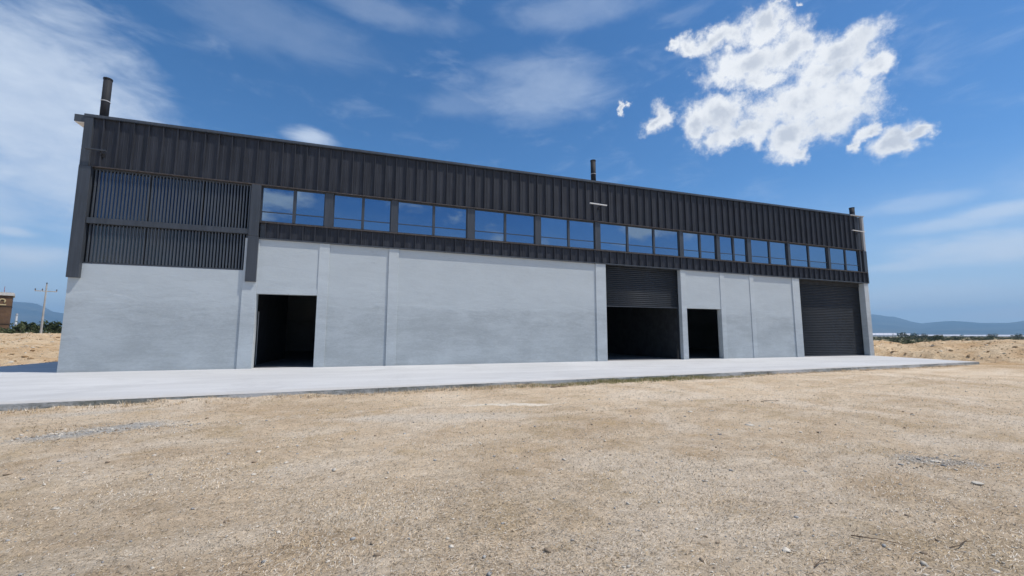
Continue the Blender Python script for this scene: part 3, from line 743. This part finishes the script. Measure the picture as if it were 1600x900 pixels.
# scrub covering the plain: nobody could count it
def scrub():
    Vs = []; Fs = []; MI = []; nv = 0
    pr_ = [crown(46, 1.0, .5, .5, .19, 5) for _ in range(8)]
    N = 5200
    a = np.concatenate([rng.uniform(56, 84, int(N*.72)), rng.uniform(-44, -27, N-int(N*.72))]); d = 84*np.exp(rng.uniform(0, 1, N)*math.log(9.5))
    for k in range(N):
        x, y = polar(a[k], d[k])
        if vn(np.array([x*.035]), np.array([y*.035]), 77)[0] < .36: continue
        if a[k] < 0 and d[k] < 92: continue
        z0 = float(ground_z(np.array([x]), np.array([y]))[0]); v_, f_ = pr_[k % 8]; s_ = (rng.uniform(.35, .95)+.25*(rng.random() < .1))*min(1.7, max(1, d[k]/220)); th = rng.uniform(0, 6.28)
        c0, s0 = cos(th), sin(th); q = v_*s_; q = np.stack([q[:, 0]*c0-q[:, 1]*s0, q[:, 0]*s0+q[:, 1]*c0, q[:, 2]*1.05], 1)+[x, y, z0-.1]
        Vs.append(q); Fs.append(f_+nv); nv += len(q); MI.append(np.full(len(f_), 0 if rng.random() < .42 else (1 if rng.random() < .65 else 2)))
    o = np_mesh('scrub', np.vstack(Vs), np.vstack(Fs), [LEAF_D, LEAF_M, LEAF_B], mi=np.concatenate(MI))
    tag(o, 'low green and brown desert scrub covering the flat plain behind the dirt banks', 'scrub', kind='stuff')
scrub()

# ------------------------------------------------------------------ far things
CEM = simple('weathered_concrete_pole', (.38, .37, .35), var=.12, sc=2)
def gz(x, y): return float(ground_z(np.array([x]), np.array([y]))[0])
def upole():
    x, y = polar(-30.80, 80); z0 = gz(x, y); t_ = tag(empty('utility_pole', (x, y, z0)), 'tall pale concrete utility pole with one crossarm left of the warehouse', 'utility pole')
    h = 8.0-z0
    MB().tube([(0, 0, -.3), (.0, 0, h)], [.125, .07], 12).build('pole', CEM, t_)
    # crossarm runs across the view
    d = Vector((cos(rad(-30.8)), -sin(rad(-30.8)), 0)); z = h-.95
    e = Vector((-d.y, d.x, 0))*.05
    A = -d*.98; B_ = d*.98
    b = MB(); b.hexa([A+e+Vector((0, 0, z-.055)), A-e+Vector((0, 0, z-.055)), B_-e+Vector((0, 0, z-.055)), B_+e+Vector((0, 0, z-.055))],
                     [A+e+Vector((0, 0, z+.055)), A-e+Vector((0, 0, z+.055)), B_-e+Vector((0, 0, z+.055)), B_+e+Vector((0, 0, z+.055))]); b.build('crossarm', CEM, t_)
    for s_ in (-.92, -.32, .92):
        q = d*s_; MB().tube([(q.x, q.y, z+.05), (q.x, q.y, z+.14), (q.x, q.y, z+.22), (q.x, q.y, z+.30)], [.03, .06, .045, .06], 8).build('insulator', simple('brown_porcelain', (.12, .09, .08)), t_)
    MB().tube([(0, 0, h-.05), (0, 0, h+.05), (0, 0, h+.18)], [.05, .07, .04], 8).build('insulator', PIPE, t_)
upole()
x, y = polar(-32.34, 112); t_ = tag(empty('white_post', (x, y, gz(x, y))), 'short white post rising out of the shrubs beside the brown building', 'post')
MB().tube([(0, 0, -.2), (0, 0, 5.1)], [.20, .13], 10).build('shaft', simple('white_paint', (.7, .7, .7), var=.08), t_); MB().tube([(0, 0, 5.1), (0, 0, 5.45)], [.17, .12], 10).build('cap', GALV, t_)
# brown building at the left edge
def brown():
    a0, d = -33.02, 150
    x, y = polar(a0, d)
    t_ = tag(empty('brown_building', (x, y, -1.0)), 'brown walled tower block with a pale roof edge cut off by the left frame edge', 'building'); t_.rotation_euler = (0, 0, rad(31.5))
    BR = simple('brown_render', (.155, .088, .05), var=.22, sc=.6); BR2 = simple('dark_brown_band', (.075, .045, .03), var=.2, sc=.6)
    R1 = .80; L1 = -7.5; hz = 11.4
    MB().box(L1, R1, 0, 7, 0, hz).build('wall', BR, t_)
    for z in (8.85, 4.75): MB().box(L1-.05, R1+.05, -.08, 7.05, z, z+.16).build('wall_band', BR2, t_)
    MB().box(L1-.3, R1+.25, -.3, 7.3, hz+.003, hz+.62).build('roof_edge', simple('pale_fascia', (.62, .58, .54), var=.08), t_)
    MB().box(L1-.2, R1+.1, -.2, 7.1, hz+.625, hz+.75).build('roof', GALV, t_)
    b = MB()
    CR = simple('cream_sign_paint', (.55, .43, .24), var=.1)
    cxx, czz, ro, ri = -.62, 10.15, .55, .30
    for k in range(20):
        t0 = rad(-50+k*12.5); t1 = rad(-50+(k+1)*12.5)
        P = lambda r_, t_: (cxx+r_*cos(t_), czz+r_*sin(t_))
        q = [P(ro, t0), P(ro, t1), P(ri, t1), P(ri, t0)]
        b.hexa([(a_, -.14, c_) for a_, c_ in q], [(a_, -.005, c_) for a_, c_ in q])
    b.box(-1.5, .02, -.145, -.006, 9.12, 9.40)
    b.build('wall_emblem', CR, t_)
    MB().box(-1.9, -.9, -.06, -.002, 5.4, 8.2).build('pale_panel', simple('pale_green_panel', (.30, .33, .22), var=.15, sc=1), t_)
    RD = simple('red_mast_paint', (.35, .06, .04))
    for xx, hh in ((-.55, 1.5), (-1.35, 1.3), (-3.1, 1.4)): MB().tube([(xx, 1, hz+.7), (xx, 1, hz+.7+hh)], [.05, .03], 6).build('roof_mast', RD, t_)
brown()
# long pale sheds and greenhouses
GH = simple('white_greenhouse_film', (.72, .71, .74), var=.05, sc=.02); GHB = simple('pale_shed_wall', (.48, .49, .56), var=.08, sc=.05)
def shed(a0, a1, d, h, label, bays, mat=GH, group='white sheds far out on the plain', gap=None):
    am = (a0+a1)/2; x, y = polar(am, d); t_ = tag(empty('greenhouse' if mat is GH else 'shed', (x, y, -1.2)), label, 'greenhouse' if mat is GH else 'shed', group); t_.rotation_euler = (0, 0, -rad(am))
    L_ = d*math.tan(rad(a1-a0)); bw = L_/bays; D_ = min(80, 4*bw)
    wb = MB(); wb.box(-L_/2, L_/2, .3, D_, 0, h*.40); wb.build('wall', mat, t_)
    for k in range(bays):
        xa = -L_/2+k*bw+bw*.02; xb = xa+bw*.96; b = MB()
        b.hexa([(xa, -.4, h*.405), (xb, -.4, h*.405), (xb, D_, h*.405), (xa, D_, h*.405)], [(xa, h*1.1, h), (xb, h*1.1, h), (xb, h*1.3, h), (xa, h*1.3, h)])
        b.build('roof_bay', mat, t_)
    for k in range(bays+1):
        xa = -L_/2+k*bw; MB().box(xa-bw*.03, xa+bw*.03, -.2, .1, 0, h*.40).build('frame_post', GALV, t_)
shed(-32.1, -31.45, 640, 11.0, 'long pale lilac shed between the brown building and the utility pole', 4, GHB)
shed(59.0, 61.6, 1500, 9.5, 'brightest white greenhouse block just right of the warehouse', 8)
shed(61.75, 62.6, 1450, 8.0, 'smaller white greenhouse beside the brightest one', 4)
shed(62.9, 66.0, 1700, 5.6, 'long low white greenhouse strip under the mountain valley', 12)
shed(66.1, 68.0, 1800, 5.2, 'low white greenhouse strip right of the mountain valley', 8)
shed(68.1, 72.0, 1750, 5.2, 'low white greenhouse strip running out of the right frame edge', 12)

# ------------------------------------------------------------------ stones, twigs, litter
def rock_mesh(seed, sub_=2, flat=.6):
    import bmesh
    bm = bmesh.new(); bmesh.ops.create_icosphere(bm, subdivisions=sub_, radius=1)
    rr = random.Random(seed)
    cuts = [(Vector((rr.gauss(0, 1), rr.gauss(0, 1), rr.gauss(0, 1))).normalized(), rr.uniform(.35, .75)) for _ in range(7)]
    for v_ in bm.verts:
        for n_, d_ in cuts:
            q = v_.co.dot(n_)
            if q > d_: v_.co -= n_*(q-d_)
        v_.co *= 1.3+rr.uniform(-.1, .1)
        v_.co.z *= flat; v_.co.x *= 1.2
    V_ = np.array([v_.co[:] for v_ in bm.verts]); F_ = np.array([[v_.index for v_ in f_.verts] for f_ in bm.faces]); bm.free(); return V_, F_
ST_P = simple('pale_limestone', (.58, .52, .43), var=.15, sc=9); ST_B = simple('brown_stone', (.30, .23, .16), var=.25, sc=9); ST_G = simple('grey_stone', (.34, .33, .31), var=.2, sc=9)
stones = [(6.54, -14.97, .10, 'flat pale stone lying alone right of the middle of the yard', ST_P, .35), (-4.01, -14.38, .055, 'dark brown stone near the left frame edge', ST_B, .8),
 (-.43, -15.36, .045, 'small pale stone with a dark side in the open dirt left of centre', ST_P, .9), (-1.49, -14.24, .06, 'pale chunky stone at the left end of the stone cluster', ST_P, .6),
 (-1.30, -14.05, .045, 'middle stone of the pale cluster left of centre', ST_P, .6), (-1.05, -14.0, .035, 'small right hand stone of the pale cluster', ST_G, .6),
 (-2.8, -15.73, .055, 'flat whitish chip in the left foreground', ST_P, .3), (-2.85, -16.45, .05, 'brown clod low in the left corner of the yard', ST_B, .6),
 (6.41, -13.64, .075, 'pale flat rubble piece nearer the kerb', ST_P, .4), (6.9, -13.72, .06, 'small pale rubble piece right of the flat one', ST_P, .4),
 (7.14, -15.78, .045, 'small dark stone in the right half of the yard', ST_B, .8), (10.74, -15.2, .05, 'little white stone in the far right of the yard', ST_P, .6),
 (6.98, -17.39, .06, 'pale stone beside the grey gravel patch on the right', ST_P, .4), (6.35, -18.04, .07, 'long white chip in front of the grey gravel patch', ST_P, .3),
 (5.0, -15.66, .03, 'tiny grey stone in the middle of the yard', ST_G, .8), (3.05, -18.38, .05, 'pale chip in the right foreground', ST_P, .35), (.79, -15.3, .035, 'small grey stone in the centre foreground', ST_G, .7)]
for i, (x, y, s_, lb, mt, fl) in enumerate(stones):
    s_ *= .62; fl *= .8
    V_, F_ = rock_mesh(100+i, 2, fl); th = i*1.3; V_ = V_*s_; V_ = np.stack([V_[:, 0]*cos(th)-V_[:, 1]*sin(th), V_[:, 0]*sin(th)+V_[:, 1]*cos(th), V_[:, 2]], 1)
    o = np_mesh('stone', V_, F_, mt); o.location = (x, y, gz(x, y)+s_*fl*.35); tag(o, lb, 'stone', 'loose stones in the dirt yard')
TW = simple('dead_twig', (.13, .09, .06), var=.3, sc=20)
def twig(pts, r_, lb):
    b = MB(); c0 = Vector((*pts[0], 0)); P = [(x-c0.x, y-c0.y, gz(x, y)-gz(*pts[0])+.012+(.012 if 0 < i < len(pts)-1 else 0)) for i, (x, y) in enumerate(pts)]
    b.tube(P, list(np.linspace(r_, r_*.4, len(P))), 6)
    m_ = P[len(P)//2]; e_ = P[-1]
    b.tube([m_, (m_[0]+(e_[1]-m_[1])*.4+.03, m_[1]-.04, m_[2]+.02)], [r_*.6, r_*.25], 5)
    o = b.build('twig', TW); o.location = (c0.x, c0.y, gz(*pts[0])); tag(o, lb, 'twig', 'dead twigs in the dirt yard')
twig([(3.70, -18.42), (3.78, -18.52), (3.83, -18.56), (3.90, -18.62), (3.97, -18.70)], .005, 'dark twig lying in the right foreground')
twig([(4.22, -18.78), (4.33, -18.79), (4.42, -18.77), (4.52, -18.74)], .0045, 'straight dark twig right of the nearest one')
twig([(3.0, -18.62), (3.10, -18.60), (3.2, -18.63)], .004, 'short twig left of the nearest one')
twig([(8.9, -13.2), (9.1, -13.16), (9.35, -13.2), (9.6, -13.12)], .008, 'dark stick far right near the kerb')
twig([(5.2, -9.0), (5.45, -9.03), (5.8, -9.0)], .018, 'dark stick lying at the foot of the kerb')

STRAW = [simple('straw_light', (.64, .56, .45), var=.2, sc=6), simple('straw_ochre', (.54, .41, .25), var=.25, sc=6), simple('straw_dark', (.22, .17, .115), var=.3, sc=6)]
def litter(N=300000):
    rr = 1.3*np.exp(rng.uniform(0, 1, N)**.85*math.log(19)); a = np.radians(rng.uniform(-48, 84, N))
    x = CX+rr*np.sin(a); y = CY+rr*np.cos(a)
    dn = fbm(x*.9, y*.9, 4, 71); keep = (y < -8.62+.053*x) & (rng.uniform(0, 1, N) < np.clip(.72+dn*1.3, .3, 1))
    x = x[keep]; y = y[keep]; rr = rr[keep]; n = len(x); z = ground_z(x, y)
    L_ = rng.uniform(.006, .034, n)*(1+rr*.05); wd = rng.uniform(.0007, .0016, n)*(1+rr*.18)
    th = rng.normal(.25, .9, n)+fbm(x*.6, y*.6, 2, 73)*5; bend = rng.uniform(-.6, .6, n)
    up = np.abs(rng.normal(0, .3, n))
    d0 = np.stack([np.cos(th), np.sin(th)], 1); d1 = np.stack([np.cos(th+bend), np.sin(th+bend)], 1); p0 = np.stack([-d0[:, 1], d0[:, 0]], 1)
    P0 = np.stack([x, y, z+.001], 1); P1 = P0.copy(); P1[:, :2] += d0*L_[:, None]*.5; P1[:, 2] += .004+up*L_*.5
    P2_ = P1.copy(); P2_[:, :2] += d1*L_[:, None]*.5; P2_[:, 2] += -.002+up*L_*.2
    off_ = np.concatenate([p0*wd[:, None], np.zeros((n, 1))], 1)
    V_ = np.stack([P0-off_, P0+off_, P1+off_+[0, 0, .001], P1-off_, P2_+off_*.4, P2_-off_*.4], 1).reshape(-1, 3)
    b_ = np.arange(n)[:, None]*6; F_ = np.stack([b_+[0, 3, 2, 1], b_+[3, 5, 4, 2]], 1).reshape(-1, 4)
    mi = np.repeat(rng.choice([0, 1, 2], n, p=[.38, .27, .35]), 2)
    o = np_mesh('dry_grass_litter', V_, F_, STRAW, mi=mi); tag(o, 'dry straw and grass litter strewn over the dirt yard', 'dry grass', kind='stuff')
litter()
def gravel(N=24000):
    rr = 1.4*np.exp(rng.uniform(0, 1, N)**.85*math.log(14)); a = np.radians(rng.uniform(-48, 84, N)); x = CX+rr*np.sin(a); y = CY+rr*np.cos(a)
    # denser on the grey spill
    k = 2600; x = np.concatenate([x, -4.35+rng.normal(0, .75, k), 7.0+rng.normal(0, .45, 900)]); y = np.concatenate([y, -12.0+rng.normal(0, .3, k), -17.35+rng.normal(0, .2, 900)])
    rr = np.hypot(x-CX, y-CY); keep = (y < -8.65+.053*x); x = x[keep]; y = y[keep]; rr = rr[keep]; n = len(x)
    s_ = (rng.pareto(3.2, n)*.0035+.0022)*(1+rr*.05); s_ = np.minimum(s_, .022); z = ground_z(x, y)+s_*.25
    pr_ = [rock_mesh(i, 1, .65) for i in range(6)]; Vs = []; Fs = []; MI = []; nv = 0
    for j, (v_, f_) in enumerate(pr_):
        id_ = np.arange(n) % 6 == j; m_ = id_.sum(); th = rng.uniform(0, 6.28, m_); c0 = np.cos(th)[:, None]; s0 = np.sin(th)[:, None]
        q = v_[None]*s_[id_][:, None, None]; X = q[..., 0]*c0-q[..., 1]*s0+x[id_][:, None]; Y = q[..., 0]*s0+q[..., 1]*c0+y[id_][:, None]; Z = q[..., 2]+z[id_][:, None]
        Vs.append(np.stack([X, Y, Z], -1).reshape(-1, 3)); Fs.append((f_[None]+(np.arange(m_)*len(v_))[:, None, None]).reshape(-1, 3)+nv); nv += m_*len(v_)
        MI.append(np.repeat(rng.choice([0, 1, 2], m_, p=[.5, .22, .28]), len(f_)))
    o = np_mesh('gravel', np.vstack(Vs), np.vstack(Fs), [ST_P, ST_B, ST_G], mi=np.concatenate(MI)); tag(o, 'small pale and dark gravel scattered in the dirt yard', 'gravel', kind='stuff')
gravel()
def clods(N=5200):
    a = np.concatenate([rng.uniform(57, 80, int(N*.65)), rng.uniform(-42, -28.6, N-int(N*.65))]); rr = 33*np.exp(rng.uniform(0, 1, N)*math.log(2.1)); x = CX+rr*np.sin(np.radians(a)); y = CY+rr*np.cos(np.radians(a))
    s_ = np.minimum(rng.pareto(2.6, N)*.03+.025, .13); ok = ~((x < 36.5) & (x > -16.8)); x = x[ok]; y = y[ok]; s_ = s_[ok]; n = len(x); z = ground_z(x, y)+s_*.1
    pr_ = [rock_mesh(40+i, 1, .6) for i in range(5)]; Vs = []; Fs = []; nv = 0; MI = []
    for j, (v_, f_) in enumerate(pr_):
        id_ = np.arange(n) % 5 == j; m_ = id_.sum(); q = v_[None]*s_[id_][:, None, None]+np.stack([x[id_], y[id_], z[id_]], -1)[:, None, :]
        Vs.append(q.reshape(-1, 3)); Fs.append((f_[None]+(np.arange(m_)*len(v_))[:, None, None]).reshape(-1, 3)+nv); nv += m_*len(v_); MI.append(np.repeat(rng.choice([0, 1, 2], m_, p=[.4, .35, .25]), len(f_)))
    E1 = simple('yellow_earth_clod', (.60, .44, .27), var=.2, sc=4); E2 = simple('brown_earth_clod', (.40, .27, .15), var=.2, sc=4)
    o = np_mesh('earth_clods', np.vstack(Vs), np.vstack(Fs), [E1, E2, ST_P], mi=np.concatenate(MI)); tag(o, 'broken earth clods on the dug banks at both ends of the warehouse', 'earth clods', kind='stuff')
clods()
WEED = [mat_leaf('weed_green', (.14, .17, .05), (.27, .27, .10)), STRAW[0], STRAW[1]]
def weeds():
    # tufts growing along the foot of the kerb
    C_ = []
    for _ in range(4200):
        x = rng.uniform(-9, 31); dens_ = .12+.9*math.exp(-((x-9.0)/4.2)**2)+.35*math.exp(-((x-3)/2.5)**2)
        if rng.random() > dens_: continue
        C_.append((x, edge_y(x)-.04-abs(rng.normal(0, .20)), rng.uniform(.03, .11), math.exp(-((x-9.5)/4.5)**2)))
    Vs = []; MI = []
    for x, y, h, gr in C_:
        z = gz(x, y); k = 16
        bx = x+rng.normal(0, .07, k); by = y+rng.normal(0, .05, k); th = rng.uniform(0, 6.28, k); ln = rng.uniform(.2, .9, k)*h; w_ = .006; hh = rng.uniform(.5, 1.1, k)*h
        p0 = np.stack([bx-np.sin(th)*w_, by+np.cos(th)*w_, np.full(k, z-.005)], 1); p1 = np.stack([bx+np.sin(th)*w_, by-np.cos(th)*w_, np.full(k, z-.005)], 1)
        p2 = np.stack([bx+np.cos(th)*ln, by+np.sin(th)*ln, z+hh], 1); p2[:, 1] = np.minimum(p2[:, 1], edge_y(x)-.03)
        Vs.append(np.stack([p0, p1, p2], 1).reshape(-1, 3)); MI.append(np.where(rng.random(k) < gr*.75, 0, rng.integers(1, 3, k)))
    V_ = np.vstack(Vs); o = np_mesh('kerb_weeds', V_, np.arange(len(V_)).reshape(-1, 3), WEED, mi=np.concatenate(MI)); tag(o, 'low green and yellow weeds growing along the foot of the concrete apron', 'weeds', kind='stuff')
weeds()

# ------------------------------------------------------------------ air
m = bpy.data.materials.new('haze_air'); m.use_nodes = True; t = NT(m.node_tree)
pv = t.new('ShaderNodeVolumePrincipled'); pv.inputs['Color'].default_value = (.42, .71, 1.0, 1); pv.inputs['Density'].default_value = 1.35e-4; pv.inputs['Anisotropy'].default_value = .1
o_ = t.new('ShaderNodeOutputMaterial'); t.l.new(pv.outputs[0], o_.inputs['Volume'])
hb = B(-12800, 12800, -12800, 12800, -60, 610).build('haze', m); hb['kind'] = 'stuff'; hb['label'] = 'thin blue haze over the plain and mountains'; hb['category'] = 'haze'
